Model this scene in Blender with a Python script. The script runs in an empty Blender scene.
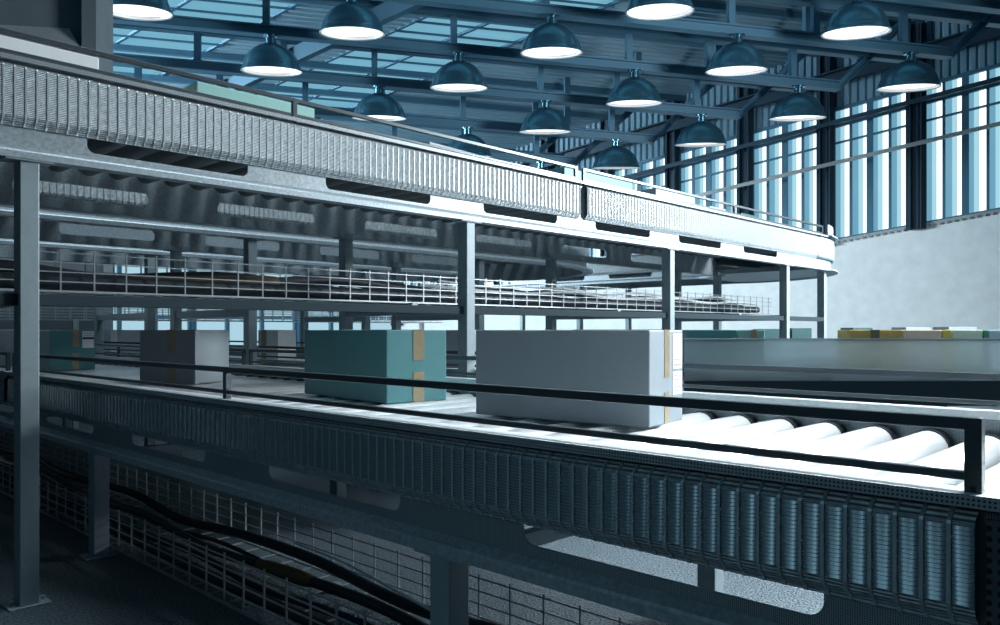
import bpy, bmesh, math, random
from mathutils import Vector, Matrix
random.seed(4)
S = bpy.context.scene
C = S.collection
F = 787.0          # focal length in pixels of a 1000 px wide frame
H = 0.95           # eye height
FW = (.7216, .6924); RT = (.6923, -.7215)
PI = math.pi

def hall(lat, dep, h):
    """hall survey coordinates (sideways, ahead, height above eye) -> world"""
    return Vector((RT[0]*lat + FW[0]*dep, RT[1]*lat + FW[1]*dep, H + h))

# ------------------------------------------------------------------ materials
MATS = {}
def nodes_of(name):
    m = bpy.data.materials.new(name); m.use_nodes = True
    nt = m.node_tree; b = nt.nodes['Principled BSDF']
    MATS[name] = m
    return m, nt, b
def nd(nt, t, **kw):
    n = nt.nodes.new(t)
    for k, v in kw.items():
        if k in n.inputs: n.inputs[k].default_value = v
        else: setattr(n, k, v)
    return n
def coords(nt):
    return nt.nodes.new('ShaderNodeTexCoord').outputs['Object']
def ramp(nt, fac, c0, c1, p0=.3, p1=.7):
    r = nt.nodes.new('ShaderNodeValToRGB')
    r.color_ramp.elements[0].position = p0; r.color_ramp.elements[1].position = p1
    r.color_ramp.elements[0].color = (*c0, 1); r.color_ramp.elements[1].color = (*c1, 1)
    nt.links.new(fac, r.inputs[0]); return r.outputs[0]
def mathn(nt, op, a, b=None):
    n = nt.nodes.new('ShaderNodeMath'); n.operation = op
    for i, x in enumerate((a, b)):
        if x is None: continue
        if isinstance(x, (int, float)): n.inputs[i].default_value = x
        else: nt.links.new(x, n.inputs[i])
    return n.outputs[0]

def plain(name, col, rough=.5, metal=0., noise=0., scale=40., bump=0., spec=.5):
    m, nt, b = nodes_of(name)
    b.inputs['Specular IOR Level'].default_value = spec
    b.inputs['Base Color'].default_value = (*col, 1)
    b.inputs['Roughness'].default_value = rough; b.inputs['Metallic'].default_value = metal
    if noise or bump:
        n = nd(nt, 'ShaderNodeTexNoise', Scale=scale, Detail=6.)
        nt.links.new(coords(nt), n.inputs['Vector'])
        if noise:
            lo = [c*(1-noise) for c in col]; hi = [min(1, c*(1+noise)) for c in col]
            nt.links.new(ramp(nt, n.outputs['Fac'], lo, hi), b.inputs['Base Color'])
        if bump:
            bp = nd(nt, 'ShaderNodeBump', Strength=bump, Distance=.01)
            nt.links.new(n.outputs['Fac'], bp.inputs['Height']); nt.links.new(bp.outputs[0], b.inputs['Normal'])
    return m
def emit(name, col, strength):
    m, nt, b = nodes_of(name)
    b.inputs['Base Color'].default_value = (.02, .03, .04, 1)
    b.inputs['Emission Color'].default_value = (*col, 1); b.inputs['Emission Strength'].default_value = strength
    b.inputs['Roughness'].default_value = .2
    return m
def perforated(name, col, pitch, metal=.4, rough=.45):
    m, nt, b = nodes_of(name)
    sep = nt.nodes.new('ShaderNodeSeparateXYZ'); nt.links.new(coords(nt), sep.inputs[0])
    along = mathn(nt, 'ADD', sep.outputs[0], sep.outputs[1])
    k = 2*PI/pitch
    s1 = mathn(nt, 'SINE', mathn(nt, 'MULTIPLY', along, k)); s2 = mathn(nt, 'SINE', mathn(nt, 'MULTIPLY', sep.outputs[2], k))
    dot = mathn(nt, 'MULTIPLY', mathn(nt, 'MULTIPLY', mathn(nt, 'ADD', s1, 1.), .5), mathn(nt, 'MULTIPLY', mathn(nt, 'ADD', s2, 1.), .5))
    nt.links.new(ramp(nt, dot, col, [c*.12 for c in col], .3, .5), b.inputs['Base Color'])
    b.inputs['Metallic'].default_value = metal; b.inputs['Roughness'].default_value = rough
    return m
def louvred(name, col, pitch):
    m, nt, b = nodes_of(name)
    co = coords(nt)
    sep = nt.nodes.new('ShaderNodeSeparateXYZ'); nt.links.new(co, sep.inputs[0])
    s = mathn(nt, 'SINE', mathn(nt, 'MULTIPLY', sep.outputs[2], 2*PI/pitch))
    n = nd(nt, 'ShaderNodeTexNoise', Scale=60., Detail=5.); nt.links.new(co, n.inputs['Vector'])
    nt.links.new(ramp(nt, n.outputs['Fac'], [c*.72 for c in col], [min(1, c*1.2) for c in col]), b.inputs['Base Color'])
    bp = nd(nt, 'ShaderNodeBump', Strength=.9, Distance=.0022)
    nt.links.new(s, bp.inputs['Height']); nt.links.new(bp.outputs[0], b.inputs['Normal'])
    b.inputs['Metallic'].default_value = .2; b.inputs['Roughness'].default_value = .42
    return m

GALV = plain('galvanised_sheet', (.40, .475, .52), .45, .35, .22, 90., .05)
PERF = perforated('perforated_sheet', (.42, .49, .53), .0062)
COVER = louvred('louvred_ribbed_sheet', (.50, .57, .61), .0062)
FLANGE = plain('lit_zinc_flange', (.72, .78, .81), .45, .1, .05, 80.)  # lighter zinc: light falling on the top faces is put into the colour
LOUV = plain('pressed_louvre_metal', (.26, .34, .38), .26, .5)
RIB = plain('rolled_rib_edge', (.62, .70, .74), .35, .5)
PAINT = plain('grey_painted_steel', (.30, .38, .42), .5, .15, .06, 30.)
RAIL = plain('dark_anodised_rail', (.085, .108, .122), .35, .5)
BOLT = plain('bolt_hole_black', (.01, .012, .015), .6)
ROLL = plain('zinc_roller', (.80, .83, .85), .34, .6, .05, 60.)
ROLLD = plain('shaded_zinc_roller', (.16, .19, .21), .45, .3)  # darkened copy of the zinc roller, shade under the upper lines painted in
COLLAR = plain('black_roller_collar', (.02, .026, .032), .4)
WIRE = plain('zinc_wire', (.46, .52, .56), .34, .6)
DSTEEL = plain('dark_shaded_steel', (.035, .055, .068), .7, spec=.1)  # darkened steel: shade is put into the colour of beams and legs
CABLE = plain('black_cable_jacket', (.016, .027, .036), .5, spec=.35)
SLEEVE = plain('ochre_cable_sleeve', (.10, .07, .03), .5)
WARMG = plain('light_grey_carton', (.275, .335, .375), .55, 0, .03, 12.)
WHITEB = plain('white_carton', (.74, .78, .80), .55, 0, .03, 12.)
GREYB = plain('grey_carton', (.32, .38, .42), .55, 0, .03, 12.)
TEALB = plain('teal_carton', (.078, .25, .27), .5, 0, .04, 12.)
MINTB = plain('mint_carton', (.26, .50, .47), .5, 0, .03, 12.)
TANB = plain('kraft_carton', (.50, .36, .16), .6, 0, .06, 20.)
YELB = plain('mustard_carton', (.66, .48, .16), .55, 0, .06, 20.)
PEACHB = plain('peach_carton', (.90, .74, .60), .55, 0, .04, 20.)
PALEG = plain('pale_green_carton', (.72, .88, .72), .55, 0, .04, 20.)
GREENB = plain('green_carton', (.06, .32, .20), .55, 0, .04, 20.)
LEMON = plain('lemon_carton', (.80, .68, .14), .55, 0, .04, 20.)
SKYB = plain('pale_blue_carton', (.50, .70, .78), .55, 0, .04, 20.)
DARKB = plain('dark_teal_carton', (.02, .09, .10), .5, 0, .04, 20.)
TAPE = plain('packing_tape', (.34, .28, .18), .3, 0, .08, 50.)
PALETAPE = plain('pale_tape', (.70, .73, .74), .3)
LABEL = plain('paper_label', (.86, .88, .90), .6)
INK = plain('label_ink', (.02, .025, .03), .6)
INKG = plain('label_grey_ink', (.42, .45, .48), .6)
FLOORM = plain('rough_screed', (.085, .12, .145), .5, 0, .97, 105., 1.)
PLASTER = plain('pale_plaster', (.80, .85, .87), .8, 0, .06, 5.)
CONC = plain('board_marked_concrete', (.15, .19, .22), .8, 0, .12, 2.)
LEDGE = plain('light_concrete_sill', (.42, .46, .49), .8, 0, .08, 6.)
STEELB = plain('blue_grey_structural_steel', (.065, .175, .265), .45, .15)
STEELD = plain('dark_blue_column_paint', (.02, .055, .09), .5, .2)
DECKM = plain('blue_grey_roof_sheet', (.22, .38, .48), .5, .15)
CLAD = plain('blue_grey_wall_sheet', (.17, .32, .42), .5, .1)
GIRT = plain('silver_girt', (.45, .50, .53), .4, .4)
LAMPM = plain('petrol_enamel', (.07, .20, .28), .24, .8)
LAMPIN = plain('white_enamel', (.85, .88, .9), .4)
LAMPE = emit('lamp_diffuser_glow', (1., .99, .97), 1.7)
WWHITE = emit('window_clear_daylight', (.93, 1., 1.), 1.5)
WPALE = emit('window_fin_glow_pale', (.40, .72, .84), .95)  # lighter side of fins behind the glass, painted as a glowing strip
WBLUE = emit('window_fin_glow_blue', (.17, .41, .56), .9)  # darker side of the same fins, its shade put into the glow colour
SKYL = emit('skylight_tinted_glass', (.16, .40, .53), 1.0)
ENDG = emit('end_glazing_daylight', (.44, .70, .82), .9)

def frosted():
    m, nt, b = nodes_of('frosted_polycarbonate')
    b.inputs['Base Color'].default_value = (.62, .70, .74, 1)
    b.inputs['Roughness'].default_value = .5
    b.inputs['Transmission Weight'].default_value = .85
    b.inputs['IOR'].default_value = 1.12
    tr = nd(nt, 'ShaderNodeBsdfTranslucent'); tr.inputs['Color'].default_value = (.62, .76, .82, 1)
    mx = nd(nt, 'ShaderNodeMixShader'); mx.inputs[0].default_value = .22
    nt.links.new(b.outputs[0], mx.inputs[1]); nt.links.new(tr.outputs[0], mx.inputs[2])
    nt.links.new(mx.outputs[0], nt.nodes['Material Output'].inputs['Surface'])
    return m
FROST = frosted()

# ------------------------------------------------------------------ mesh builder
ORIGIN = {}
class MB:
    def __init__(s): s.v = []; s.f = []; s.m = []
    def add(s, vs, fs, mi=0):
        o = len(s.v); s.v += [Vector(v) for v in vs]
        s.f += [[i+o for i in f] for f in fs]; s.m += [mi]*len(fs)
    def frame(s, c, ex, ey, ez, mi=0):
        """box centred at c with half-axis vectors"""
        c = Vector(c); ex = Vector(ex); ey = Vector(ey); ez = Vector(ez)
        vs = [c+a*ex+b*ey+d*ez for d in (-1, 1) for b in (-1, 1) for a in (-1, 1)]
        s.add(vs, [[0,2,3,1],[4,5,7,6],[0,1,5,4],[2,6,7,3],[0,4,6,2],[1,3,7,5]], mi)
    def box(s, x0, x1, y0, y1, z0, z1, mi=0):
        s.frame(((x0+x1)/2,(y0+y1)/2,(z0+z1)/2), ((x1-x0)/2,0,0),(0,(y1-y0)/2,0),(0,0,(z1-z0)/2), mi)
    def bar(s, a, b, w, h=None, up=(0,0,1), mi=0):
        h = w if h is None else h
        a = Vector(a); b = Vector(b); d = b-a
        if d.length < 1e-6: return
        t = d.normalized(); up = Vector(up)
        if abs(t.dot(up)) > .98: up = Vector((1,0,0))
        sd = t.cross(up).normalized(); u = sd.cross(t).normalized()
        s.frame((a+b)/2, d/2, sd*w/2, u*h/2, mi)
    def tube(s, pts, r, seg=10, mi=0, caps=True):
        pts = [Vector(p) for p in pts]; n = len(pts); o = len(s.v)
        for i, p in enumerate(pts):
            t = (pts[min(i+1, n-1)]-pts[max(i-1, 0)]).normalized()
            up = Vector((0,0,1)) if abs(t.z) < .9 else Vector((1,0,0))
            a = t.cross(up).normalized(); b = a.cross(t)
            rr = r[i] if isinstance(r, (list, tuple)) else r
            s.v += [p + rr*(math.cos(2*PI*k/seg)*a+math.sin(2*PI*k/seg)*b) for k in range(seg)]
        for i in range(n-1):
            for k in range(seg):
                q = [o+i*seg+k, o+i*seg+(k+1)%seg, o+(i+1)*seg+(k+1)%seg, o+(i+1)*seg+k]
                s.f.append(q); s.m.append(mi)
        if caps:
            s.f.append([o+k for k in range(seg)][::-1]); s.f.append([o+(n-1)*seg+k for k in range(seg)]); s.m += [mi, mi]
    def lathe(s, prof, c, seg=32, mi=0):
        o = len(s.v); c = Vector(c)
        for r, z in prof:
            s.v += [c+Vector((r*math.cos(2*PI*k/seg), r*math.sin(2*PI*k/seg), z)) for k in range(seg)]
        for i in range(len(prof)-1):
            for k in range(seg):
                s.f.append([o+i*seg+k, o+i*seg+(k+1)%seg, o+(i+1)*seg+(k+1)%seg, o+(i+1)*seg+k]); s.m.append(mi)
    def sections(s, secs, mi=0):
        """skin a list of cross sections (each the same number of points)"""
        o = len(s.v); n = len(secs[0])
        for c in secs: s.v += [Vector(p) for p in c]
        for i in range(len(secs)-1):
            for k in range(n-1):
                s.f.append([o+i*n+k, o+(i+1)*n+k, o+(i+1)*n+k+1, o+i*n+k+1]); s.m.append(mi)
    def sweep(s, path, prof, sgn=1, mi=0):
        s.sections([[(x+nx*sgn*o, y+ny*sgn*o, z) for o, z in prof] for x, y, nx, ny in normals(path)], mi)
    def build(s, name, mats, parent=None, smooth=False, solid=0., bevel=0., org=None):
        o = org if org is not None else ORIGIN.get(parent.name if parent else None, Vector((0,0,0)))
        me = bpy.data.meshes.new(name)
        me.from_pydata([v-o for v in s.v], [], s.f)
        for m in (mats if isinstance(mats, (list, tuple)) else [mats]): me.materials.append(m)
        for p, mi in zip(me.polygons, s.m): p.material_index = mi; p.use_smooth = smooth
        bm = bmesh.new(); bm.from_mesh(me); bmesh.ops.recalc_face_normals(bm, faces=bm.faces); bm.to_mesh(me); bm.free()
        ob = bpy.data.objects.new(name, me); C.objects.link(ob)
        if smooth:
            me.set_sharp_from_angle(angle=math.radians(40))
        if parent: ob.parent = parent
        elif org is not None: ob.location = org
        ORIGIN[ob.name] = o
        if solid:
            md = ob.modifiers.new('thickness', 'SOLIDIFY'); md.thickness = solid; md.offset = 0
        if bevel:
            md = ob.modifiers.new('edge', 'BEVEL'); md.width = bevel; md.segments = 2; md.limit_method = 'ANGLE'
        return ob

def normals(path):
    """each path point with its right-hand normal"""
    out = []; n = len(path)
    for i, (x, y) in enumerate(path):
        x0, y0 = path[max(i-1, 0)]; x1, y1 = path[min(i+1, n-1)]
        d = math.hypot(x1-x0, y1-y0); out.append((x, y, (y1-y0)/d, -(x1-x0)/d))
    return out

def tag(o, label=None, cat=None, group=None, kind=None):
    if label: o['label'] = label
    if cat: o['category'] = cat
    if group: o['group'] = group
    if kind: o['kind'] = kind
    return o
def thing(name, loc, label, cat, group=None, rz=0):
    o = bpy.data.objects.new(name, None); C.objects.link(o)
    o.location = loc; o.rotation_euler = (0, 0, rz); o.empty_display_size = .1
    ORIGIN[o.name] = Vector(loc)
    return tag(o, label, cat, group)
def place(src, parent, loc, rz=0.):
    """another instance of a part (shared mesh) under parent, loc in parent space"""
    o = src.copy(); C.objects.link(o); o.parent = parent; o.location = loc; o.rotation_euler = (0, 0, rz)
    ORIGIN[o.name] = ORIGIN.get(parent.name, Vector((0,0,0)))
    return o

# ------------------------------------------------------------------ conveyor kit
PITCH = .0336
def arc(cx, cy, r, a0, a1, n=14):
    return [(cx+r*math.cos(a0+(a1-a0)*i/n), cy+r*math.sin(a0+(a1-a0)*i/n)) for i in range(n+1)]
def slotted_web(mb, p0, p1, off, sgn, z0, z1, s0, s1, slots):
    """flat web from p0 to p1 (straight) with rounded slots given as distances along it"""
    p0 = Vector((*p0, 0)); p1 = Vector((*p1, 0)); L = (p1-p0).length; t = (p1-p0)/L
    n = Vector((t.y, -t.x, 0))*sgn
    P = lambda a, z: p0+t*a+n*off+Vector((0, 0, z))
    def quad(a, b, za, zb):
        if b-a > 1e-5: mb.add([P(a, za), P(b, za), P(b, zb), P(a, zb)], [[0,1,2,3]])
    cur = 0.; r = min(.028, (s1-s0)*.49)
    for a, b in slots:
        a = max(a, 0); b = min(b, L)
        if b-a < .1: continue
        quad(cur, a, z0, z1); quad(a, b, z0, s0); quad(a, b, s1, z1)
        for ca, da in ((a, 1), (b, -1)):
            for cz, dz in ((s0, 1), (s1, -1)):
                arcp = [P(ca+da*r-da*r*math.cos(i*PI/12), cz+dz*r-dz*r*math.sin(i*PI/12)) for i in range(7)]
                k = len(arcp)
                mb.add([P(ca, cz)]+arcp, [[0, i, i+1] for i in range(1, k)])
        cur = b
    quad(cur, L, z0, z1)

def side_beam(root, straights, curves, sgn, D, name='side_beam'):
    """slotted channel with perforated top strip; straights: list of (p0,p1,slots)"""
    w = MB()
    for p0, p1, slots in straights:
        slotted_web(w, p0, p1, -.02, sgn, D['chb'], D['T']-.005, D['s0'], D['s1'], slots)
    for c in curves: w.sweep(c, [(-.02, D['chb']), (-.02, D['T']-.005)], sgn)
    beam = w.build(name, D.get('web', GALV), root, solid=.004)
    fl = MB(); tp = MB()
    for path in [[s[0], s[1]] for s in straights]+curves:
        fl.sweep(path, [(-.02, D['chb']+.045), (.004, D['chb']+.028), (.008, D['chb']+.022), (.008, D['chb']), (-.055, D['chb']), (-.055, D['chb']+.004), (.004, D['chb']+.004)], sgn)
        tp.sweep(path, [(-.041, D['T']-.004), (.010, D['T']-.004), (.010, D['T']-.017), (.014, D['T']-.017), (.014, D['T'])], sgn)
        tp.sweep(path, [(.014, D['T']), (-.045, D['T']), (-.045, D['T']-.02), (-.041, D['T']-.02), (-.041, D['T']-.004)], sgn, 1)
    fl.build('bottom_flange', GALV, beam)
    tp.build('top_flange', [PERF, FLANGE], beam)
    return beam

def ribbed_cover(root, p0, p1, sgn, D, rise=.0012, louvres=False):
    p0 = Vector((*p0, 0)); p1 = Vector((*p1, 0)); L = (p1-p0).length; t = (p1-p0)/L
    n = Vector((t.y, -t.x, 0))*sgn
    ct, cb = D['ct'], D['cb']
    base = [(-.019, D['T']-.021), (-.012, D['T']-.022), (.010, ct), (.012, ct-.004), (.012, cb+.032), (.005, cb+.018), (-.007, cb+.008), (-.010, cb), (-.022, cb+.002)]
    def sec(a, e):
        return [p0+t*a+n*(o+e*(1 if 0 < i < 8 else 0))+Vector((0, 0, z)) for i, (o, z) in enumerate(base)]
    m = MB(); rb = MB(); lv = MB(); k = 0; a = 0.
    secs = []
    while a < L:
        e = min(L, a+PITCH-.007); secs += [sec(a, 0), sec(e, 0)]
        if e+.007 <= L:
            secs += [sec(e+.0012, rise), sec(e+.0058, rise)]
            rb.sections([sec(e+.0008, rise+.0006), sec(e+.0062, rise+.0006)])
        if louvres and e-a > .015:
            z = ct-.006
            while z-.0062 > cb+.031:
                top, lip, und = [], [], []
                for c in range(7):
                    f = c/6; b = math.sin(PI*f)**.7
                    q = p0+t*(a+.0005+(e-a-.001)*f)
                    top.append(q+n*.0122+Vector((0, 0, z))); lip.append(q+n*(.0124+.0022*b)+Vector((0, 0, z-.0044-.0006*b))); und.append(q+n*.0118+Vector((0, 0, z-.0056)))
                lv.sections([[top[c], lip[c], und[c]] for c in range(7)])
                z -= .0062
        a += PITCH
    m.sections(secs)
    cov = m.build('ribbed_cover', COVER, root)
    r = rb.build('rib', RIB, cov); r['kind'] = 'stuff'; r['label'] = 'pale upright ribs of the cover'
    if louvres:
        l = lv.build('louvre', LOUV, cov, smooth=True); l['kind'] = 'stuff'
    return cov

def guard_rail(root, p0, p1, z_top, z_lo, sgn, off=-.02, posts=(), mat=RAIL):
    """rectangular rail: top bar, low bar, posts (distances along)"""
    p0 = Vector((*p0, 0)); p1 = Vector((*p1, 0)); L = (p1-p0).length; t = (p1-p0)/L
    n = Vector((t.y, -t.x, 0))*sgn
    q = lambda a, z: p0+t*a+n*off+Vector((0, 0, z))
    m = MB()
    m.bar(q(0, z_top-.0085), q(L, z_top-.0085), .017, .017)
    m.bar(q(0, z_lo-.006), q(L, z_lo-.006), .012, .012)
    g = m.build('guard_rail', mat, root, bevel=.0015)
    for a in posts:
        pm = MB(); c = q(a, 0)
        pm.frame(c+Vector((0, 0, (z_top-.0005+z_lo-.038)/2)), t*.0105, n*.009, Vector((0, 0, (z_top-z_lo+.0375)/2)))
        pm.frame(c+n*.0095+Vector((0, 0, z_lo-.022)), t*.0035, n*.0006, Vector((0, 0, .0035)), 1)
        pm.build('rail_post', [mat, BOLT], g, bevel=.001)
    return g

def leg(root, x, y, sx, sy, top, plate_axis='x'):
    """square leg with head plate and foot plate; (x,y) min corner"""
    m = MB(); m.box(x, x+sx, y, y+sy, .004, top-.002)
    g = m.build('leg', PAINT, root, bevel=.003)
    e = .045
    hp = MB()
    if plate_axis == 'x': hp.box(x-e, x+sx+e, y-.004, y+sy+.004, top-.006, top); hp.box(x-e, x+sx+e, y-.010, y-.004, top-.006, top+.03)
    else: hp.box(x-.004, x+sx+.004, y-e, y+sy+e, top-.006, top); hp.box(x-.010, x-.004, y-e, y+sy+e, top-.006, top+.03)
    hp.build('head_plate', PAINT, g)
    fp = MB(); fp.box(x-.035, x+sx+.035, y-.02, y+sy+.02, 0, .006)
    for bx in (x-.022, x+sx+.022): fp.tube([(bx, y+sy/2, .006), (bx, y+sy/2, .018)], .008, 6)
    fp.build('foot_plate', GALV, g)
    return g

def roller_proto(root, length, r, seg=20, mat=None):
    """roller along local y, centred"""
    m = MB(); h = length/2
    m.lathe_y = None
    m.tube([(0, -h+.03, 0), (0, h-.03, 0)], r, seg)
    m.tube([(0, -h, 0), (0, h, 0)], .012, 8)
    ob = m.build('roller', mat or ROLL, root, smooth=True, org=Vector((0, 0, 0)))
    ob.parent = root
    return ob
def collar_proto(parent, h, r, seg=20):
    m = MB()
    m.tube([(0, -.022, 0), (0, .022, 0)], r+.003, seg)
    ob = m.build('roller_collar', COLLAR, parent, smooth=True, org=Vector((0, 0, 0)))
    ob.parent = parent
    return ob
def fill_rollers(root, spots, length, r, collars=True, mat=None):
    """spots: (x,y,z,rz) world"""
    o = ORIGIN[root.name]; first = None
    for x, y, z, rz in spots:
        loc = Vector((x, y, z))-o
        if first is None:
            first = roller_proto(root, length, r, 20, mat); ob = first
            ob.location = loc; ob.rotation_euler = (0, 0, rz)
            if collars:
                c0 = collar_proto(ob, length/2, r); c0.location = (0, length/2-.03, 0)
                place(c0, ob, (0, -length/2+.03, 0))
        else:
            ob = place(first, root, loc, rz)
            if collars:
                place(c0, ob, (0, length/2-.03, 0)); place(c0, ob, (0, -length/2+.03, 0))

# ================================================================== LOWER LINES (run along y)
DL = dict(web=perforated('fine_perforated_sheet', (.34, .41, .45), .0035), T=H-.217, ct=H-.254, cb=H-.398, s0=H-.440, s1=H-.372, chb=H-.507)
ZR = H-.277-.05          # roller axis of the lower lines
def lower_line(label, x0, x1, y0, y1, cover_from, cover_sections, rails_near, rails_far, leg_ys, slot0, roll, collars):
    root = thing('roller_conveyor', (x0, (y0+y1)/2, 0), label, 'conveyor')
    near0, near1 = (x0, y1), (x0, y0)        # travelling -y, right-hand normal is -x
    L = y1-y0
    sl = []
    k = -8
    ys = [slot0+1.0175*k for k in range(-4, 14)]
    for s in sorted(ys, reverse=True):
        a, b = y1-(s+.617), y1-s
        if a > .05 and b < L-.05: sl.append((a, b))
    side_beam(root, [(near0, near1, sl)], [], 1, DL)
    side_beam(root, [((x1, y1), (x1, y0), sl)], [], -1, DL)
    for j, (a, b) in enumerate(cover_sections): ribbed_cover(root, (x0, b), (x0, a), 1, DL, .0022, x0 < 2 and j == 0)
    zt, zl = H-.117, H-.190
    for a, b, posts in rails_near:
        guard_rail(root, (x0, b), (x0, a), zt, zl, 1, -.013, [b-p for p in posts])
    for a, b, posts in rails_far:
        guard_rail(root, (x1, b), (x1, a), zt, zl, -1, -.010, [b-p for p in posts])
    for y in leg_ys:
        leg(root, x0+.004, y, .062, .066, DL['chb'], 'y'); leg(root, x1-.066, y, .062, .066, DL['chb'], 'y')
        m = MB(); m.box(x0+.066, x1-.066, y+.015, y+.05, .40, DL['chb']-.003)
        m.build('cross_beam', PAINT, root, bevel=.002)
    fill_rollers(root, [((x0+x1)/2, y, ZR, PI/2) for y in roll], x1-x0-.05, .05, collars)
    m = MB(); m.box(x0+.022, x1-.022, y0+.01, y1-.01, DL['cb']+.012, DL['cb']+.016)
    m.build('light_block_pan', GALV, root)  # unseen sheet added to stop light passing between the rollers
    # end plates closing both ends
    for y in (y0, y1):
        m = MB(); m.box(x0-.012, x1+.012, y-.004, y+.004, DL['chb'], DL['T']+.0)
        m.build('end_plate', PERF, root)
    return root

rl = [.648+.14*k for k in range(-13, 66)]
lineA = lower_line('long dark roller conveyor nearest the viewer, carrying pale grey and teal cartons',
    1.187, 2.455, -1.5, 9.9, None, [(.262, 4.66), (4.72, 9.6)],
    [(.262, 4.64, (.271, 2.35, 4.63)), (4.74, 8.8, (4.75, 6.8, 8.79))],
    [(-1.4, 4.49, (-1.39, 2.40, 4.48)), (4.56, 9.8, (4.57, 6.6, 9.79))],
    [-.75, 1.30, 3.48, 5.48, 7.7], .4735, rl, True)
# dotted plate closing the frame beyond the ribbed cover
m = MB(); m.box(1.190, 1.196, -1.45, .255, DL['cb']-.02, DL['T']-.032); m.build('access_plate', perforated('dotted_plate', (.10, .13, .15), .014), lineA)

lineB = lower_line('second roller conveyor running parallel behind the nearest one, with grey cartons',
    3.0, 4.25, 2.62, 9.2, None, [(2.66, 9.1)],
    [(2.66, 6.0, (2.67, 5.99)), (6.1, 9.1, (6.11, 9.09))], [(2.66, 6.0, (2.67, 4.4, 5.99)), (6.1, 9.1, (6.11, 9.09))],
    [3.9, 5.9, 7.9], 2.9, [2.76+.14*k for k in range(0, 46)], False)

# ================================================================== UPPER LINES
DU = dict(T=H+.927, ct=H+.893, cb=H+.693, s0=H+.642, s1=H+.716, chb=H+.585)
ZU = H+.816
def slots_along(x0, x1, first):
    out = []
    for k in range(-6, 12):
        a = first+1.0125*k
        if a > x0+.05 and a+.63 < x1-.02: out.append((a-x0, a+.63-x0))
    return out

# --- front upper line: straight along +x, quarter turn, then along +y
XS, XE, QN, QF = -1.6, 7.65, 3.03, 4.22
CX, CY = 7.65, 4.62
RO, RI = CY-QN, CY-QF
upA = thing('roller_conveyor', (3, 3.6, 0), 'bright ribbed upper roller conveyor on tall posts, turning a corner by the windowed wall', 'conveyor')
VY = 8.6
out_curve = arc(CX, CY, RO, -PI/2, 0); in_curve = arc(CX, CY, RI, -PI/2, 0)
side_beam(upA, [((XS, QN), (XE, QN), slots_along(XS, XE, 1.02)), ((CX+RO, CY), (CX+RO, VY), [])], [out_curve], 1, DU)
side_beam(upA, [((XS, QF), (XE, QF), slots_along(XS, XE, 2.09)), ((CX+RI, CY), (CX+RI, VY), slots_along(0, VY-CY, .6))], [in_curve], -1, DU)
ribbed_cover(upA, (XS, QN), (3.875, QN), 1, DU)
ribbed_cover(upA, (3.935, QN), (7.55, QN), 1, DU)
ribbed_cover(upA, (CX+RI, CY+.1), (CX+RI, VY-.1), -1, DU)
m = MB(); m.sweep(arc(CX, CY, RO, -PI/2-.06, 0, 16), [(-.018, DU['T']-.034), (.008, DU['T']-.036), (.012, DU['ct']), (.012, DU['cb']+.02), (0, DU['cb'])])
m.build('curve_cover', GALV, upA, smooth=True, solid=.003)
m = MB(); m.sweep(arc(CX, CY, RO, -PI/2+.12, -.02, 16), [(0, DU['T']), (0, DU['T']+.115)])
m.build('curve_guard', GALV, upA, smooth=True, solid=.006)
m = MB(); m.sweep(arc(CX, CY, RO, -PI/2+.10, 0, 16), [(-.03, DU['T']), (.05, DU['T']), (.05, DU['T']-.012)])
m.sweep(arc(CX, CY, RO, -PI/2+.10, 0, 16), [(-.03, DU['chb']), (.05, DU['chb']), (.05, DU['chb']+.012)])
m.build('curve_flange', GALV, upA, smooth=True, solid=.003)
# under-pan of the curve
m = MB()
oc = arc(CX, CY, RO-.03, -PI/2, 0); ic = arc(CX, CY, RI+.03, -PI/2, 0)
m.sections([[(a[0], a[1], DU['chb']+.01), (b[0], b[1], DU['chb']+.01)] for a, b in zip(oc, ic)])
m.build('curve_underpan', GALV, upA, solid=.004)
zt, zl = H+1.017, H+.950
guard_rail(upA, (XS, QN), (3.865, QN), zt, zl, 1, -.018, [a-XS for a in (-.3, 1.87, 3.855)])
guard_rail(upA, (3.925, QN), (7.72, QN), zt, zl, 1, -.018, [a-3.925 for a in (3.935, 5.92, 7.71)])
guard_rail(upA, (XS, QF), (3.865, QF), zt, zl, -1, -.018, [a-XS for a in (-.3, 1.87, 3.855)])
guard_rail(upA, (3.925, QF), (7.6, QF), zt, zl, -1, -.018, [a-3.925 for a in (3.935, 5.92, 7.59)])
for x in (-1.25, .802, 2.909, 4.934, 6.888):
    leg(upA, x, QN+.006, .060, .072, DU['chb']); leg(upA, x, QF-.075, .060, .072, DU['chb'])
    m = MB(); m.box(x+.01, x+.05, QN+.078, QF-.075, H+.085, H+.135); m.build('cross_beam', PAINT, upA, bevel=.002)
leg(upA, 7.80, QN+.03, .060, .072, DU['chb'])
leg(upA, 7.70, QF-.08, .060, .072, DU['chb'])
for y in (6.3, 8.3):
    leg(upA, CX+RI+.01, y, .07, .06, DU['chb'], 'y'); leg(upA, CX+RO-.08, y, .07, .06, DU['chb'], 'y')
for xa, xb in ((-1.19, .802), (.862, 2.909), (2.969, 4.934), (4.994, 6.888), (6.948, 7.80)):
    m = MB(); m.box(xa, xb, QN+.03, QN+.07, H+.085, H+.125); m.build('tie_beam', DSTEEL, upA, bevel=.002)  # shadow on the tie beams is painted in by the dark steel
mid = (QN+QF)/2
sp = [(x, mid, ZU, 0.) for x in [1.328+.07+.14*k for k in range(-21, 45)] if XS+.08 < x < XE]
sp += [(CX+(RO+RI)/2*math.cos(a), CY+(RO+RI)/2*math.sin(a), ZU, a-PI/2) for a in [-PI/2+.13*k for k in range(1, 12)]]
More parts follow.
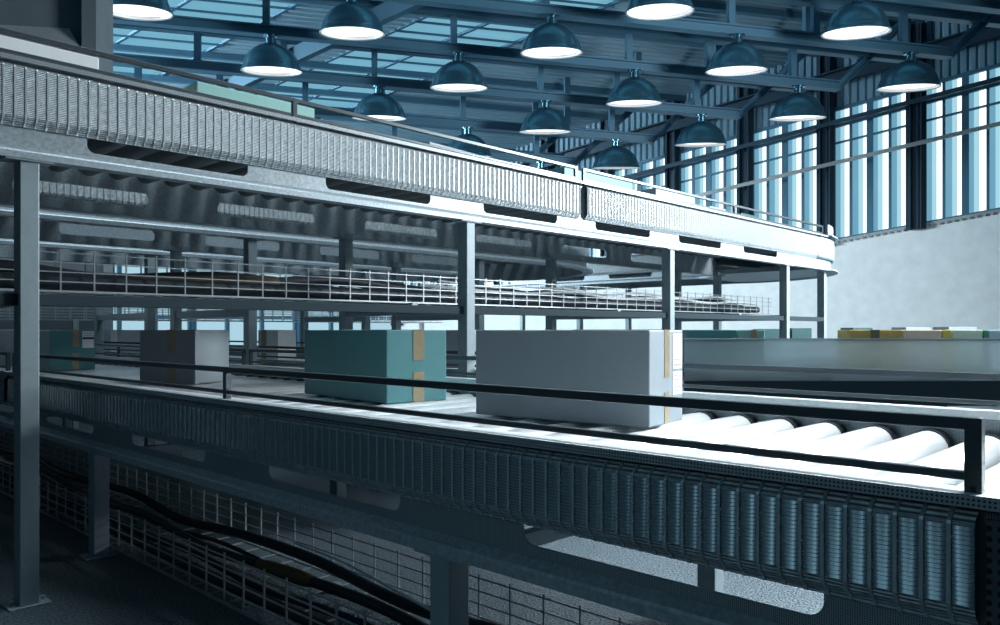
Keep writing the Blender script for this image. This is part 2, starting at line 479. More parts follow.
sp += [(CX+(RO+RI)/2, y, ZU, PI/2) for y in [CY+.1+.16*k for k in range(0, 22)]]
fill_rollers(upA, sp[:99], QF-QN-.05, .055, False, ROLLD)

# --- second upper line behind: along +x, U-turn back
UX, UQ0, UQ1, UQ2, UQ3 = 5.55, 4.60, 5.77, 6.15, 7.32
upB = thing('roller_conveyor', (3, 6, 0), 'second upper roller conveyor behind the front one, ending in a rounded return bend', 'conveyor')
cy = (UQ1+UQ2)/2; ro = cy-UQ0; ri = cy-UQ1
co = arc(UX, cy, ro, -PI/2, PI/2, 24); ci = arc(UX, cy, ri, -PI/2, PI/2, 16)
X0 = -1.6
side_beam(upB, [((X0, UQ0), (UX, UQ0), slots_along(X0, UX, 1.35)), ((UX, UQ3), (X0, UQ3), [])], [co], 1, DU)
side_beam(upB, [((X0, UQ1), (UX, UQ1), slots_along(X0, UX, 1.75)), ((UX, UQ2), (X0, UQ2), [])], [ci], -1, DU)
ribbed_cover(upB, (X0, UQ0), (UX-.1, UQ0), 1, DU)
m = MB(); m.sweep(co, [(-.018, DU['T']-.034), (.008, DU['T']-.036), (.012, DU['ct']), (.012, DU['cb']+.02), (0, DU['cb'])])
m.build('curve_cover', GALV, upB, smooth=True, solid=.003)
m = MB(); m.sweep(co, [(-.03, DU['chb']), (.05, DU['chb']), (.05, DU['chb']+.012)])
m.build('curve_flange', GALV, upB, smooth=True, solid=.003)
guard_rail(upB, (X0, UQ0), (UX, UQ0), zt, zl, 1, -.018, [a-X0 for a in (0., 2., 4., 7.)])
for x in (.44, 2.497, 4.555):
    for q in (UQ0+.006, UQ1-.075, UQ2+.01, UQ3-.08): leg(upB, x, q, .060, .068, DU['chb'])
    m = MB(); m.box(x+.01, x+.05, UQ0+.074, UQ1-.075, H+.085, H+.135); m.build('cross_beam', PAINT, upB, bevel=.002)
    m = MB(); m.box(x+.01, x+.05, UQ2+.078, UQ3-.08, H+.085, H+.135); m.build('cross_beam', PAINT, upB, bevel=.002)
sp = [(x, (UQ0+UQ1)/2, ZU, 0.) for x in [X0+.1+.14*k for k in range(0, 51)]]
sp += [(UX+(ro+ri)/2*math.cos(a), cy+(ro+ri)/2*math.sin(a), ZU, a-PI/2) for a in [-PI/2+.15*k for k in range(1, 21)]]
sp += [(x, (UQ2+UQ3)/2, ZU, 0.) for x in [UX-.05-.22*k for k in range(0, 27)]]
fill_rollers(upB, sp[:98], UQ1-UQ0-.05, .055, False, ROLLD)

# ================================================================== CABLE TRAYS
def tray(label, x0, x1, y0, y1, z0, z1, axis, pitch=.131, w=.0045):
    """wire tray along axis; across spans the other horizontal axis"""
    if axis == 'y': P = lambda s, c, z: (c, s, z); s0, s1, c0, c1 = y0, y1, x0, x1
    else: P = lambda s, c, z: (s, c, z); s0, s1, c0, c1 = x0, x1, y0, y1
    root = thing('cable_tray', P((s0+s1)/2, (c0+c1)/2, z0), label, 'cable tray', 'wire mesh cable trays')
    n = int((s1-s0)/pitch)
    for c in (c0, c1):
        m = MB()
        for k in range(5):
            z = z0+(z1-z0)*(k/4)*.93
            m.bar(P(s0, c, z), P(s1, c, z), w if k else w*1.8)
        for k in range(n+1):
            s = s0+pitch*k; m.bar(P(s, c, z0), P(s, c, z1), w*1.25)
        m.build('side_mesh', WIRE, root)
    m = MB()
    for k in range(n+1): m.bar(P(s0+pitch*k, c0, z0), P(s0+pitch*k, c1, z0), w)
    for k in range(1, 4): m.bar(P(s0, c0+(c1-c0)*k/4, z0), P(s1, c0+(c1-c0)*k/4, z0), w)
    m.build('bottom_mesh', WIRE, root)
    return root
trayA = tray('wire mesh cable tray standing on the floor beneath the nearest conveyor', 1.27, 1.70, -.9, 8.2, .03, .20, 'y')
m = MB()
for y in [-.6+1.5*k for k in range(6)]:
    for x in (1.30, 1.64): m.box(x, x+.03, y, y+.03, 0, .029)
m.build('foot_block', GALV, trayA)
trayB = tray('wire mesh cable tray hung under the front upper conveyor', -1.4, 7.7, 3.56, 4.06, H+.160, H+.332, 'x')
m = MB()
for x in (-1.22, .832, 2.939, 4.964, 6.918): m.box(x-.02, x+.02, 3.5, 4.1, H+.135, H+.157)
m.build('support_saddle', PAINT, trayB)
trayC = tray('wire mesh cable tray low behind the second upper conveyor', -1.0, 7.2, 8.0, 8.45, H+.10, H+.22, 'x', .131, .006)
m = MB()
for x in (-.8, .5, 2.62, 4.5, 7.0): m.box(x, x+.05, 8.2, 8.25, 0, H+.098)
m.build('support_leg', PAINT, trayC)

def cable(label, pts, r, mat=CABLE, sleeve=None, group='cables in the trays'):
    # smooth the polyline
    P = [Vector(p) for p in pts]; out = []
    for i in range(len(P)-1):
        a, b, c, d = P[max(i-1, 0)], P[i], P[i+1], P[min(i+2, len(P)-1)]
        for k in range(8):
            t = k/8
            out.append(.5*((2*b)+(c-a)*t+(2*a-5*b+4*c-d)*t*t+(3*b-a-3*c+d)*t**3))
    out.append(P[-1])
    m = MB(); m.tube(out, r, 10)
    ob = m.build('cable', mat, None, smooth=True, org=P[len(P)//2].copy())
    tag(ob, label, 'cable', group)
    if sleeve:
        i0, i1 = sleeve; s = MB(); seg = out[i0:i1]
        s.tube(seg, [r*1.45 if 0 < j < len(seg)-1 else r*1.1 for j in range(len(seg))], 12)
        sl = s.build('cable_sleeve', SLEEVE, ob, smooth=True); sl['label'] = 'ochre sleeve'
    return ob
rnd = random.Random(11)
names_low = ['thick black cable lying against the near side of the floor tray', 'black cable snaking along the middle of the floor tray',
    'black cable with an ochre sleeve in the floor tray', 'thin black cable by the far side of the floor tray', 'thick black cable humping over the others in the floor tray']
for j, lab in enumerate(names_low):
    x = 1.34+.072*j; r = (.02, .014, .018, .009, .02)[j]
    pts = []
    for k in range(17):
        y = -.85+k*.56
        z = .03+.006+r+(.02 if k % 2 else 0)*(j % 2)+(.05*abs(math.sin(k*1.1+j)) if j in (2, 4) else 0)
        pts.append((min(1.66-r, max(1.30+r, x+rnd.uniform(-.008, .008))), y, z))
    cable(lab, pts, r, CABLE, (45, 51) if j == 2 else None)
names_up = ['heavy black cable along the near edge of the hanging tray', 'black cable in the hanging tray beside the heavy near one', 'black cable in the hanging tray with an ochre sleeve',
    'black cable along the middle of the hanging tray', 'black cable piled high in the hanging tray', 'black cable at the far edge of the hanging tray']
for j, lab in enumerate(names_up):
    r = (.032, .026, .03, .024, .028, .026)[j]; y = 3.615+.077*j
    pts = [(-1.3+k*.55, min(4.05-r, max(3.57+r, y+rnd.uniform(-.004, .004))), H+.166+r+(.05+.035*math.sin(k*1.7+j) if j in (2, 4) else .004)) for k in range(17)]
    cable(lab, pts, r, CABLE, (40, 52) if j == 2 else None)

PALEC = plain('pale_grey_cable_jacket', (.55, .60, .63), .4)
for lab, x0, x1, y, r, zz in (('pale grey cable crossing the right half of the hanging tray, nearest the camera side', 3.05, 7.5, 3.615, .012, .098), ('slim pale grey cable lying high in the right half of the hanging tray', 3.3, 7.2, 3.69, .009, .135), ('pale grey cable along the far side of the right half of the hanging tray', 3.1, 7.6, 3.98, .011, .112)):
    n = 9
    cable(lab, [(x0+(x1-x0)*k/n, y+.02*math.sin(k*1.9+r*900), H+.16+zz+.014*math.sin(k*2.3+y*9)) for k in range(n+1)], r, PALEC)
cable('thin white cable slanting across the black ones in the floor tray', [(1.60, 2.6, .15), (1.55, 2.2, .165), (1.47, 1.7, .16), (1.40, 1.2, .15), (1.36, .7, .14)], .0045, PALEC)

# ================================================================== CARTONS
BELT = H-.277
def carton(label, corner, e1, l1, l2, h, mat, z=None, tape=TAPE, tape_on='1', labels=(), lblside=1, group=None, upper_len=.45, lower_len=.27, tape_pos=.58, tape_w=.04):
    """corner: near bottom corner; side 1 runs along e1 (to the right, faces -e2), side 2 along e2 (left, faces -e1)"""
    z = BELT if z is None else z
    ang = math.atan2(e1[1], e1[0])
    root = thing('cardboard_box', (corner[0], corner[1], z), label, 'box', group, ang)
    # local axes: x = e1, y = e2 (90 degrees left of e1)
    O0 = Vector((0, 0, 0))
    m = MB(); m.box(0, l1, 0, l2, .0008, h)
    bd = m.build('carton', mat, root, bevel=.004, org=O0); bd.parent = root
    m = MB(); m.box(.006, l1-.006, l2/2-.0012, l2/2+.0012, h-.0006, h+.0010)
    m.build('flap_seam', INKG, root, org=O0).parent = root
    def strip(side, pos, w, za, zb):
        m = MB(); t = .0016
        if side == '1': m.box(l1*pos-w/2, l1*pos+w/2, -t, .0005, za, zb)
        elif side == '2': m.box(-t, .0005, l2*pos-w/2, l2*pos+w/2, za, zb)
        return m
    if tape:
        a = strip(tape_on, tape_pos, tape_w, h*(1-upper_len), h+.0016)
        if tape_on == '1': a.box(l1*tape_pos-tape_w/2, l1*tape_pos+tape_w/2, -.0016, l2*.5, h, h+.0016)
        else: a.box(-.0016, l1*.5, l2*tape_pos-tape_w/2, l2*tape_pos+tape_w/2, h, h+.0016)
        a.build('tape_strip', tape, root, org=O0).parent = root
        if lower_len:
            strip(tape_on, tape_pos, tape_w, .001, h*lower_len).build('tape_strip', tape, root, org=O0).parent = root
    for side, a0, a1, z0, z1, bars in labels:
        m = MB(); t = .0014
        L = l1 if side == '1' else l2
        def rect(mb, a, b, c, d, tt, mi):
            if side == '1': mb.box(a*L, b*L, -tt, .0004, c*h, d*h, mi)
            else: mb.box(-tt, .0004, a*L, b*L, c*h, d*h, mi)
        rect(m, a0, a1, z0, z1, t, 0)
        for b0, b1, c0, c1, mi in bars:
            rect(m, a0+(a1-a0)*b0, a0+(a1-a0)*b1, z0+(z1-z0)*c0, z0+(z1-z0)*c1, t+.0006, mi)
        m.build('shipping_label', [LABEL, INK, INKG], root, org=O0).parent = root
    return root
def unit(x, y): d = math.hypot(x, y); return (x/d, y/d)
lines_a = [(.1, .9, .80, .86, 2), (.1, .7, .62, .68, 2), (.1, .9, .30, .36, 2), (.1, .6, .14, .2, 2)]
carton('biggest pale grey carton, with two white paper labels, beside the bare bright rollers', (1.893, 1.233), unit(.99, .135), .235, .62, .277, WARMG,
       labels=[('1', .68, .97, .58, .96, [(.1, .9, .08, .14, 2), (.1, .9, .24, .28, 2)]), ('1', .68, .97, .30, .55, lines_a)], tape_pos=.50, tape_w=.034, upper_len=.50, lower_len=.34)
carton('large teal carton with brown tape on its end, next along from the biggest carton', (1.826, 2.34), unit(.995, -.094), .28, .66, .277, TEALB, tape_pos=.52, tape_w=.05, upper_len=.42, lower_len=.42)
carton('small pale grey carton turned at an angle with brown tape on its shaded face', (1.815, 3.89), unit(.868, .496), .30, .33, .277, WARMG, tape_on='2', tape_pos=.42, tape_w=.05, upper_len=.42, lower_len=.36)
carton('teal carton with a white barcode label near the tall grey post', (1.734, 5.88), unit(1, -.03), .285, .5, .277, TEALB, tape_pos=.56, tape_w=.042, upper_len=.42, lower_len=.42,
       labels=[('1', .70, .97, .55, .97, [(.02, .98, .52, .64, 1), (.1, .9, .72, .76, 2), (.1, .9, .85, .89, 2)])])
carton('pale grey carton farthest left on the nearest conveyor, cut by the frame edge', (1.75, 6.72), unit(1, .02), .3, .8, .280, GREYB)
carton('grey carton with a pale strip of tape at the far end of the second conveyor', (3.06, 8.70), unit(.66, -.72), .47, .3, .277, GREYB, tape=PALETAPE, tape_pos=.26, tape_w=.07)
carton('small grey and white carton with ochre tape on the second conveyor', (3.4, 5.79), unit(1, .0), .17, .32, .277, WHITEB, tape_on='2', tape_pos=.7, tape_w=.08, upper_len=.5, lower_len=.3)
carton('dark grey carton on the second conveyor seen between the large teal and biggest pale cartons', (3.3, 3.44), unit(1, .05), .3, .28, .277, GREYB, tape=None)
# upper line
BU = H+.8715
carton('long white carton at the left end of the front upper conveyor', (.45, 3.52), (1, 0), .775, .42, .277, WHITEB, BU, tape=None)
carton('mint green carton on the front upper conveyor behind the guard rail', (1.65, 3.52), (1, 0), .63, .36, .277, MINTB, BU, tape_on='2', tape_pos=.55, tape_w=.06)
carton('pale grey carton on the front upper conveyor, left of the rail joint', (3.12, 3.58), unit(1, .09), .60, .32, .262, WARMG, BU, tape=None)
carton('long low teal carton on the front upper conveyor just past the rail joint', (4.30, 3.50), (1, 0), .84, .35, .275, TEALB, BU, tape=None)
carton('white carton on the front upper conveyor with its grey end showing', (5.47, 3.50), (1, 0), .62, .36, .28, WARMG, BU, tape_on='2', tape_pos=.5, tape_w=.05)
carton('small white carton with a tan corner near the bend of the upper conveyor', (6.38, 3.52), (1, 0), .30, .3, .24, WARMG, BU, tape_on='2', tape_pos=.5, tape_w=.05)
carton('very dark teal carton near the bend of the upper conveyor', (7.02, 3.54), (1, 0), .34, .3, .25, DARKB, BU, tape=None)
carton('teal carton last before the bend of the upper conveyor', (7.42, 3.58), unit(1, .2), .22, .3, .24, TEALB, BU, tape=None)
carton('dark grey carton at the start of the upper bend', (7.72, 3.66), unit(1, .3), .3, .3, .27, GREYB, BU, tape=None)

# ================================================================== BELT CONVEYORS FACING THE VIEW
def flat(lat, dep, h): return hall(lat, dep, h)
def belt_line(label, l0, l1, d0, d1, frost):
    ax = Vector((RT[0], RT[1], 0)).normalized(); ay = Vector((FW[0], FW[1], 0)).normalized()
    c = ax*((l0+l1)/2)+ay*((d0+d1)/2)
    root = thing('belt_conveyor', (c.x, c.y, 0), label, 'conveyor')
    def bx(la, lb, da, db, z0, z1, name, mat, bevel=0.):
        m = MB(); cc = ax*((la+lb)/2)+ay*((da+db)/2)+Vector((0, 0, (z0+z1)/2))
        m.frame(cc, ax*(lb-la)/2, ay*(db-da)/2, Vector((0, 0, (z1-z0)/2)))
        return m.build(name, mat, root, bevel=bevel)
    if frost:
        zp0 = H-.336
        bx(l0, l1, d0, d0+.012, zp0, H-.062, 'guard_panel', FROST)
        bx(l0, l1, d0-.004, d0+.016, H-.062, H-.055, 'panel_cap', FLANGE)  # highlight along the panel edge is put into the pale cap colour
        bx(l0, l1, d0-.008, d0+.020, H-.50, zp0, 'side_beam', DSTEEL)
    else:
        bx(l0, l1, d0, d0+.02, H-.36, H-.10, 'side_beam', DSTEEL)
    bx(l0, l1, d0+.022, d1-.022, BELT-.03, BELT-.0005, 'belt', plain('dark_belt_'+('a' if frost else 'b'), (.05, .07, .085), .5))
    bx(l0, l1, d1-.02, d1, H-.36, H-.20, 'side_beam', GALV)
    n = 4
    for k in range(n):
        la = l0+.15+(l1-l0-.4)*k/(n-1)
        for dd in (d0+.03, d1-.08): bx(la, la+.05, dd, dd+.05, 0, BELT-.031, 'leg', DSTEEL, .002)
    return root
belt_line('low belt conveyor with a frosted side panel, crossing behind the nearest conveyor', 1.22, 3.95, 5.2, 5.6, True)
def row_box(label, u0, u1, dep, depth, mat, h=.277, tape=None, tape_pos=.5, tape_w=.05, u_side=None):
    la, lb = (u0-500)/F*dep, (u1-500)/F*dep
    p = hall(la, dep, 0)
    return carton(label, (p.x, p.y), unit(*RT), lb-la-.002, depth, h, mat, tape=tape, tape_pos=tape_pos, tape_w=tape_w)
row_box('teal carton behind the frosted panel, half hidden by the biggest carton', 689, 737, 5.30, .2, TEALB)
row_box('paler lit end of the teal carton with a tape strip, behind the frosted panel', 737.5, 765, 5.31, .2, MINTB, tape=TAPE, tape_pos=.6, tape_w=.04)  # lit end face of the teal carton, painted paler as its own box
row_box('mustard carton with a grey tape strip behind the frosted panel', 850, 902.5, 5.31, .2, YELB, tape=plain('olive_tape', (.20, .19, .12), .4), tape_pos=.48, tape_w=.06)
row_box('peach carton beside the mustard one behind the frosted panel', 903, 942, 5.31, .2, PEACHB)
row_box('narrow lemon yellow carton between the peach and pale green ones', 942.5, 952, 5.31, .2, LEMON)
row_box('pale green carton behind the frosted panel', 952.5, 983, 5.31, .2, PALEG)
row_box('slim dark green carton behind the frosted panel', 983.5, 988.5, 5.31, .2, GREENB)
row_box('pale blue carton at the right end of the row behind the frosted panel', 989, 1024, 5.31, .2, SKYB)
belt_line('far low belt conveyor near the plaster wall, beyond the post of the upper bend', 2.7, 6.4, 9.4, 9.9, False)
for (u0, u1, h, lab, mt) in ((762, 783, .29, 'dark teal carton on the far belt conveyor left of the white lit post', DARKB), (792, 812, .30, 'dark teal carton on the far belt conveyor between the two last posts', DARKB),
        (853, 873, .305, 'dark blue carton on the far belt above the mustard carton', DARKB), (906, 931, .31, 'dark grey carton on the far belt above the peach carton', GREYB), (949, 977, .315, 'grey carton on the far belt above the pale green carton', GREYB)):
    row_box(lab, u0, u1, 9.47, .35, mt, h)

# ================================================================== THE HALL
O3 = Vector((-3.505, 9.713, 4.523)); A3 = Vector((2.8245, .4268, -.1232)); B3 = Vector((-1.3934, .9143, -.2301))
def grid(i, k, dz=0.):
    q = O3+A3*i+B3*k; return hall(q.x, q.y, q.z+dz)
AD = (grid(1, 0)-grid(0, 0)).normalized(); BD = (grid(0, 1)-grid(0, 0)).normalized()
W0 = (8.2, 15.5)
NIN = Vector((RT[0]*-.549+FW[0]*-.836, RT[1]*-.549+FW[1]*-.836, 0)).normalized()
def wall(k, h, off=0.):
    p = hall(W0[0]-1.3934*k, W0[1]+.9143*k, h-.2301*k); return p+NIN*off
KN, KX = -4, 8

fl = MB(); fl.box(-9, 30, -9, 34, -.2, 0); tag(fl.build('floor', FLOORM), kind='structure')

# plaster wall under the windows
m = MB()
a, b = KN, KX+.1
for off0, off1 in ((0., -.25),):
    vs = [wall(a, 2.03, off0), wall(b, 2.03, off0), wall(b, 2.03, off1), wall(a, 2.03, off1)]
    lo = [Vector((v.x, v.y, -.1)) for v in vs]
    m.add(vs+lo, [[0,1,2,3],[4,5,6,7],[0,1,5,4],[1,2,6,5],[2,3,7,6],[3,0,4,7]])
tag(m.build('wall_right', PLASTER), kind='structure')
# flashing with teeth on top of the plaster
m = MB()
m.bar(wall(a, 2.045, .03), wall(b, 2.045, .03), .06, .05)
n = int((b-a)/.075)
for j in range(n):
    k = a+.075*j; m.bar(wall(k, 2.02, .05), wall(k+.036, 2.02, .05), .03, .05)
tag(m.build('trim_1', GIRT), kind='structure')
# sheet cladding above the windows
m = MB(); secs = []
n = int((b-a)/.089)
for j in range(n):
    k = a+.089*j
    for f, o in ((0, -.03), (.02, .02), (.066, .02), (.086, -.03)):
        secs.append([wall(k+f, 4.80, o), wall(k+f, 6.3, o)])
m.sections(secs)
tag(m.build('wall_right_upper', CLAD, solid=.004), kind='structure')
m = MB(); m.bar(wall(a, 5.36, .22), wall(b, 5.36, .22), .12, .24); m.bar(wall(a, 5.46, .30), wall(b, 5.46, .30), .2, .03)
tag(m.build('trim_2', STEELD), kind='structure')
# columns
wn = 0
for k in range(KN, KX+1):
    m = MB()
    for dk, off, w, d in ((.0, .12, .05, .02), (-.055, .12, .012, .10), (.055, .12, .012, .10), (0, .02, .18, .06)):
        c0 = wall(k+dk, -3 if False else 0, off); top = wall(k+dk, 6.0, off)
        zs = wall(k+dk, 1.98).z
        m.frame(Vector((c0.x, c0.y, (top.z+zs)/2)), Vector((BD.x, BD.y, 0)).normalized()*w, NIN*d, Vector((0, 0, (top.z-zs)/2)))
    tag(m.build('column', STEELD), kind='structure')
# windows, one per bay
for k in range(KN, KX):
    wn += 1
    m = MB()
    ZR_ = (2.05, 3.58, 4.07, 4.42, 4.79)
    for h, w, o in ((2.07, .06, .0), (4.77, .07, .0), (4.42, .07, .03), (4.07, .035, .0)):
        m.bar(wall(k+.07, h, o), wall(k+.93, h, o), .07, w)
    for s, w in ((.085, .035), (.28, .05), (.50, .12), (.715, .05), (.915, .035)):
        m.bar(wall(k+s, 2.05, .0), wall(k+s, 4.79, .0), .06, w, up=BD)
    fr = m.build('window_%d' % wn, STEELB); tag(fr, kind='structure')
    g = MB()
    for s0, s1 in ((.09, .28), (.28, .50), (.50, .715), (.715, .915)):
        L = s1-s0
        for f0, f1, mi, off in ((0, .38, 0, -.06), (.38, .62, 1, -.045), (.62, 1., 2, -.03)):
            p = [wall(k+s0+L*f0, 2.05, off), wall(k+s0+L*f1, 2.05, off), wall(k+s0+L*f1, 4.79, off), wall(k+s0+L*f0, 4.79, off)]
            q = [x-NIN*.01 for x in p]
            g.add(p+q, [[0,1,2,3],[4,5,6,7],[0,1,5,4],[1,2,6,5],[2,3,7,6],[3,0,4,7]], mi)
    g.build('pane', [WWHITE, WPALE, WBLUE], fr)
m = MB(); m.bar(wall(a, 3.59, .36), wall(b, 3.59, .36), .05, .075)
for k in range(KN, KX+1): m.bar(wall(k, 3.59, .22), wall(k, 3.59, .36), .05, .05)
tag(m.build('trim_3', GIRT), kind='structure')
m = MB(); m.bar(wall(a, 4.42, .36), wall(b, 4.42, .36), .05, .085)
for k in range(KN, KX+1): m.bar(wall(k, 4.42, .22), wall(k, 4.42, .36), .05, .05)
tag(m.build('trim_41', STEELD), kind='structure')

# end wall: full glazing closing the hall on the left
E0 = (W0[0]-1.3934*KX, W0[1]+.9143*KX)
def endw(s, z, off=0.):
    p = hall(E0[0]-2.8245*s, E0[1]-.4268*s, 0); p.z = z
    return p+Vector((-BD.x, -BD.y, 0)).normalized()*off
for j in range(5):
    wn += 1
    s0, s1 = j*1.0, j*1.0+1.0
    m = MB()
    for z in (.05, 1.3, 2.3, 3.4, 4.6): m.bar(endw(s0, z), endw(s1, z), .1, .1)
    for s in (s0+.02, s0+.34, s0+.67, s1-.02): m.bar(endw(s, 0), endw(s, 5.6), .1, .1)
    fr = m.build('window_%d' % wn, STEELB); tag(fr, kind='structure')
    g = MB()
    p = [endw(s0, 0, -.05), endw(s1, 0, -.05), endw(s1, 5.8, -.05), endw(s0, 5.8, -.05)]; q = [x+Vector((BD.x, BD.y, 0))*.01 for x in p]
    g.add(p+q, [[0,1,2,3],[4,5,6,7],[0,1,5,4],[1,2,6,5],[2,3,7,6],[3,0,4,7]])
    g.build('pane', ENDG, fr)

# roof deck with skylight strips
DK = 3.05
KA, KB = -3.2, 11.6
SKY = ((-1.3, -.45), (.95, 2.24), (3.05, 3.95))
m = MB()
def deck_piece(i0, i1):
    secs = []; n = int((KB-KA)/.12)
    for j in range(n):
        k = KA+.12*j
        for f, d in ((0, 0.), (.02, .07), (.07, .07), (.09, 0.)):
            secs.append([grid(i0, k+f, DK+d), grid(i1, k+f, DK+d)])
    m.sections(secs)
edges = [-4.]
for s in SKY: edges += list(s)
edges.append(5.95)
for j in range(0, len(edges), 2): deck_piece(edges[j], edges[j+1])
tag(m.build('ceiling', DECKM, solid=.01), kind='structure')
for i0, i1 in SKY:
    wn += 1
    m = MB()
    nb = int((KB-KA)/.31)
    for j in range(nb+1):
        k = KA+.31*j; thick = False
        m.bar(grid(i0, k, DK-.02), grid(i1, k, DK-.02), .09 if thick else .03, .12 if thick else .04, mi=0)
    for i in (i0+.02, (i0+i1)/2, i1-.02): m.bar(grid(i, KA, DK+.02), grid(i, KB, DK+.02), .06, .05)
    fr = m.build('window_%d' % wn, STEELB); tag(fr, kind='structure')
    g = MB()
    p = [grid(i0, KA, DK+.08), grid(i1, KA, DK+.08), grid(i1, KB, DK+.08), grid(i0, KB, DK+.08)]; q = [x+Vector((0, 0, .02)) for x in p]
    g.add(p+q, [[0,1,2,3],[4,5,6,7],[0,1,5,4],[1,2,6,5],[2,3,7,6],[3,0,4,7]])
    g.build('pane', SKYL, fr)
# purlins and rafters
pn = 3
for i in (1.52, -1.5):
    pn += 1
    m = MB(); m.bar(grid(i, -1, .93), grid(i, 6, .93), .12, .26)
    tag(m.build('trim_%d' % pn, STEELB), kind='structure')
for j in range(16):
    k = KA+.3+.93*j
    pn += 1
    m = MB(); m.bar(grid(-4, k, DK-.07), grid(5.9, k, DK-.07), .10, .12)
    tag(m.build('trim_%d' % pn, STEELB), kind='structure')

# trusses, one per lamp row
ORD = ['front', 'second', 'third', 'fourth', 'fifth', 'sixth', 'seventh', 'eighth']
def ibeam(m, p, q, w, h):
    m.bar(p, q, w*.3, h); u = Vector((0, 0, h/2))
    m.bar(p+u, q+u, w, h*.18); m.bar(p-u, q-u, w, h*.18)
for k in range(-1, 7):
    c = grid(2, k)
    lab = ('blue steel roof truss overhead, nearest of the parallel trusses' if k == -1 else
           'blue steel roof truss carrying the %s row of dome lamps' % ORD[k] if k < 6 else 'blue steel roof truss farthest away, beyond the last lamps')
    t = thing('roof_truss', grid(2, k, .6), lab, 'truss', 'roof trusses')
    m = MB(); ibeam(m, grid(-3.5, k, .60), grid(4.26, k, .60), .16, .13); m.build('lower_chord', STEELB, t)
    m = MB(); ibeam(m, grid(-3.5, k, 1.20), grid(4.7, k, 1.20), .15, .13); m.build('upper_chord', STEELB, t)
    for n in range(-3, 5):
        for f in (-.03, .45):
            i = n+f
            if i > 4.2: continue
            m = MB(); m.bar(grid(i, k, .67), grid(i, k, 1.14), .10, .10, up=AD); m.build('web_post', STEELB, t)
    m = MB(); ibeam(m, grid(4.25, k, .58), grid(4.72, k, 1.9), .15, .13); m.bar(grid(4.72, k, 1.85), grid(4.72, k, DK-.1), .12, .12, up=AD); m.build('knee_brace', STEELB, t)

# lamps
prof = [(.452, -.012), (.458, .0), (.452, .018), (.436, .03), (.425, .075), (.392, .16), (.335, .25), (.255, .325), (.165, .375), (.09, .40), (.075, .405), (.075, .48), (.0, .48)]
inner = [(.452, -.012), (.43, .0), (.415, .07), (.36, .17)]
def make_lamp(loc, label, proto=None):
    r = thing('pendant_lamp', loc, label, 'lamp', 'dome lamps under the roof trusses')
    r.rotation_euler = LROT
    if proto is None:
        o = Vector(loc)
        m = MB(); m.lathe(prof, o, 40); sh = m.build('lamp_shade', LAMPM, r, smooth=True)
        m = MB(); m.lathe(inner, o, 40); m.build('reflector', LAMPIN, r, smooth=True, solid=.004)
        m = MB(); m.lathe([(.0, .035), (.40, .035), (.40, .05), (0, .05)], o, 40); m.build('diffuser', LAMPE, r, smooth=True)
        m = MB(); m.tube([o+Vector((0, 0, .47)), o+Vector((0, 0, .522))], .06, 14); m.lathe([(.0, .50), (.11, .50), (.11, .523), (0, .523)], o, 14); m.build('ceiling_mount', LAMPM, r, smooth=True)
    else:
        for ch in list(proto.children):
            c = ch.copy(); C.objects.link(c); c.parent = r
    return r
lamp0 = None
LN = Vector((-FW[0]*math.sin(math.radians(8.5)), -FW[1]*math.sin(math.radians(8.5)), math.cos(math.radians(8.5))))
LROT = LN.to_track_quat('Z', 'Y').to_euler()
rows = {0: (2, 3), 1: (0, 1, 2, 3, 4), 2: (1, 2, 3, 4), 3: (2, 3, 4), 4: (3, 4), 5: (4,)}
cnt = ['first', 'second', 'third', 'fourth', 'fifth']
for k, ii in rows.items():
    for j, i in enumerate(ii):
        if len(ii) == 1: lab = 'petrol blue dome pendant lamp peeking over the upper conveyor, farthest of all the lamps'
        else: lab = 'petrol blue dome pendant lamp, %s from the left in the %s row of lamps' % (cnt[j], ORD[k])
        l = make_lamp(grid(i, k), lab, lamp0)
        lamp0 = lamp0 or l

# concrete block of the building at the left, with a recessed panel and sloping sill
pa = Vector((RT[0]*.9888+FW[0]*.1494, RT[1]*.9888+FW[1]*.1494, 0)).normalized()   # along the face, to the right
pb = Vector((-pa.y, pa.x, 0))                                                  # inward (away)
pc = hall((96-500)/F*9.3, 9.3, 0); pc.z = 0
def blk(m, s0, s1, t0, t1, z0, z1, mi=0):
    c = pc+pa*((s0+s1)/2)+pb*((t0+t1)/2)+Vector((0, 0, (z0+z1)/2))
    m.frame(c, pa*(s1-s0)/2, pb*(t1-t0)/2, Vector((0, 0, (z1-z0)/2)), mi)
m = MB()
blk(m, -.16, 0, 0, .6, 0, 7.5); blk(m, -4.2, -.16, 0, .6, 0, 4.25); blk(m, -4.2, -.16, .18, .6, 4.25, 7.5)
blk(m, -4.2, -1.14, .0, .18, 4.25, 7.5)
tag(m.build('wall_left', CONC), kind='structure')
m = MB()   # sloping sill in the recess
P = lambda s, t, z: pc+pa*s+pb*t+Vector((0, 0, z))
m.add([P(-1.14, -.02, 4.252), P(-.16, -.02, 4.252), P(-.36, .175, 4.56), P(-1.14, .175, 4.56), P(-1.14, .179, 4.252), P(-.16, .179, 4.252)], [[0,1,2,3],[0,3,4],[1,2,5],[0,1,5,4],[2,3,4,5]])
tag(m.build('trim_40', LEDGE), kind='structure')

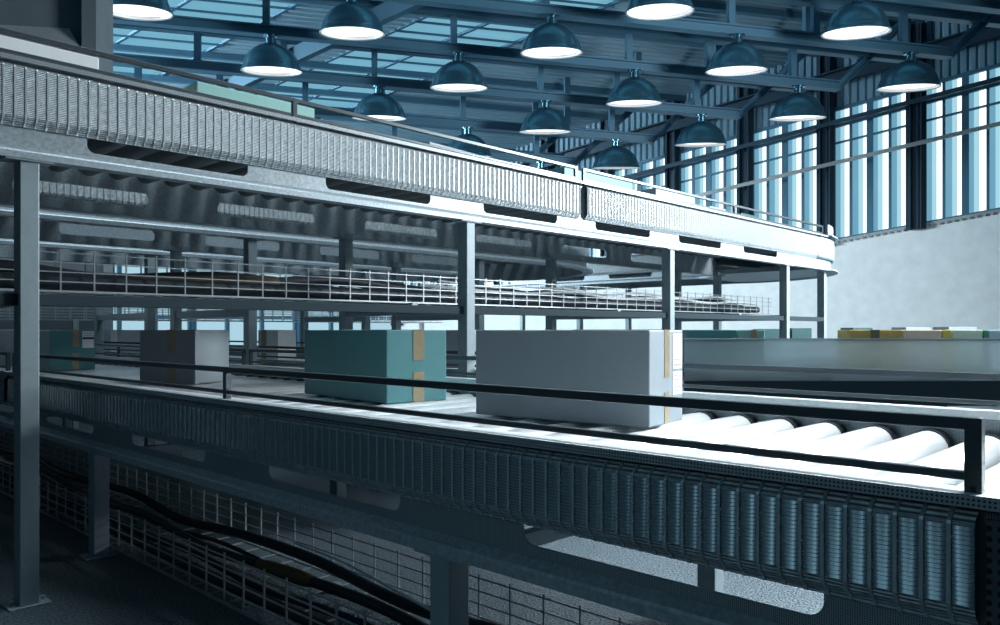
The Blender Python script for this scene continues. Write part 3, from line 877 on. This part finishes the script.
# ================================================================== LIGHT
w = bpy.data.worlds.new('World'); S.world = w; w.use_nodes = True
w.node_tree.nodes['Background'].inputs[0].default_value = (.15, .50, .78, 1)
w.node_tree.nodes['Background'].inputs[1].default_value = .05
def area(name, loc, target, size, energy, col, sizey=None, spread=180):
    l = bpy.data.lights.new(name, 'AREA'); l.energy = energy; l.color = col; l.size = size
    if sizey: l.shape = 'RECTANGLE'; l.size_y = sizey
    l.spread = math.radians(spread)
    o = bpy.data.objects.new(name, l); C.objects.link(o); o.location = loc
    o.rotation_euler = (Vector(target)-Vector(loc)).to_track_quat('-Z', 'Y').to_euler()
    return o
area('daylight_side', (8.6, -.6, 3.3), (6.6, 3.2, 1.6), 1.8, 900, (.90, .97, 1.))
area('added_roller_fill', (3.5, -.5, 4.4), (2.3, .5, .6), 1.0, 45, (.90, .97, 1.), spread=50)  # added light that whitens the near rollers, not an actual lamp
area('roof_light', (3.8, 2.3, 7.5), (3.0, 4.8, 1.5), 3.0, 95, (.80, .93, 1.), spread=85)
area('added_louvre_fill', (-2.8, 1.7, 2.5), (1.2, .8, .5), 1.2, 1.3, (.52, .84, 1.), spread=66)  # added weak light from the left for highlights on louvres and wires
area('added_hall_fill', tuple(hall(-15, 13, 3.6)), tuple(hall(4, 18, 4.5)), 6.0, 1500, (.74, .91, 1.), sizey=3.0, spread=95)  # added fill from the left to brighten roof, trusses and plaster

# ================================================================== CAMERA
cam = bpy.data.cameras.new('Camera'); co_ = bpy.data.objects.new('Camera', cam); C.objects.link(co_)
co_.location = (0, 0, H); co_.rotation_euler = (PI/2, 0, -math.atan2(.7216, .6924))
cam.sensor_width = 36; cam.lens = F/1000*36; cam.shift_y = .0175; cam.clip_end = 200; cam.clip_start = .05
S.camera = co_
S.view_settings.view_transform = 'Standard'
try: S.view_settings.look = 'None'
except Exception: pass
S.view_settings.gamma = 1; S.view_settings.exposure = 0; S.view_settings.use_curve_mapping = False
S.cycles.use_denoising = True
S.cycles.max_bounces = 8
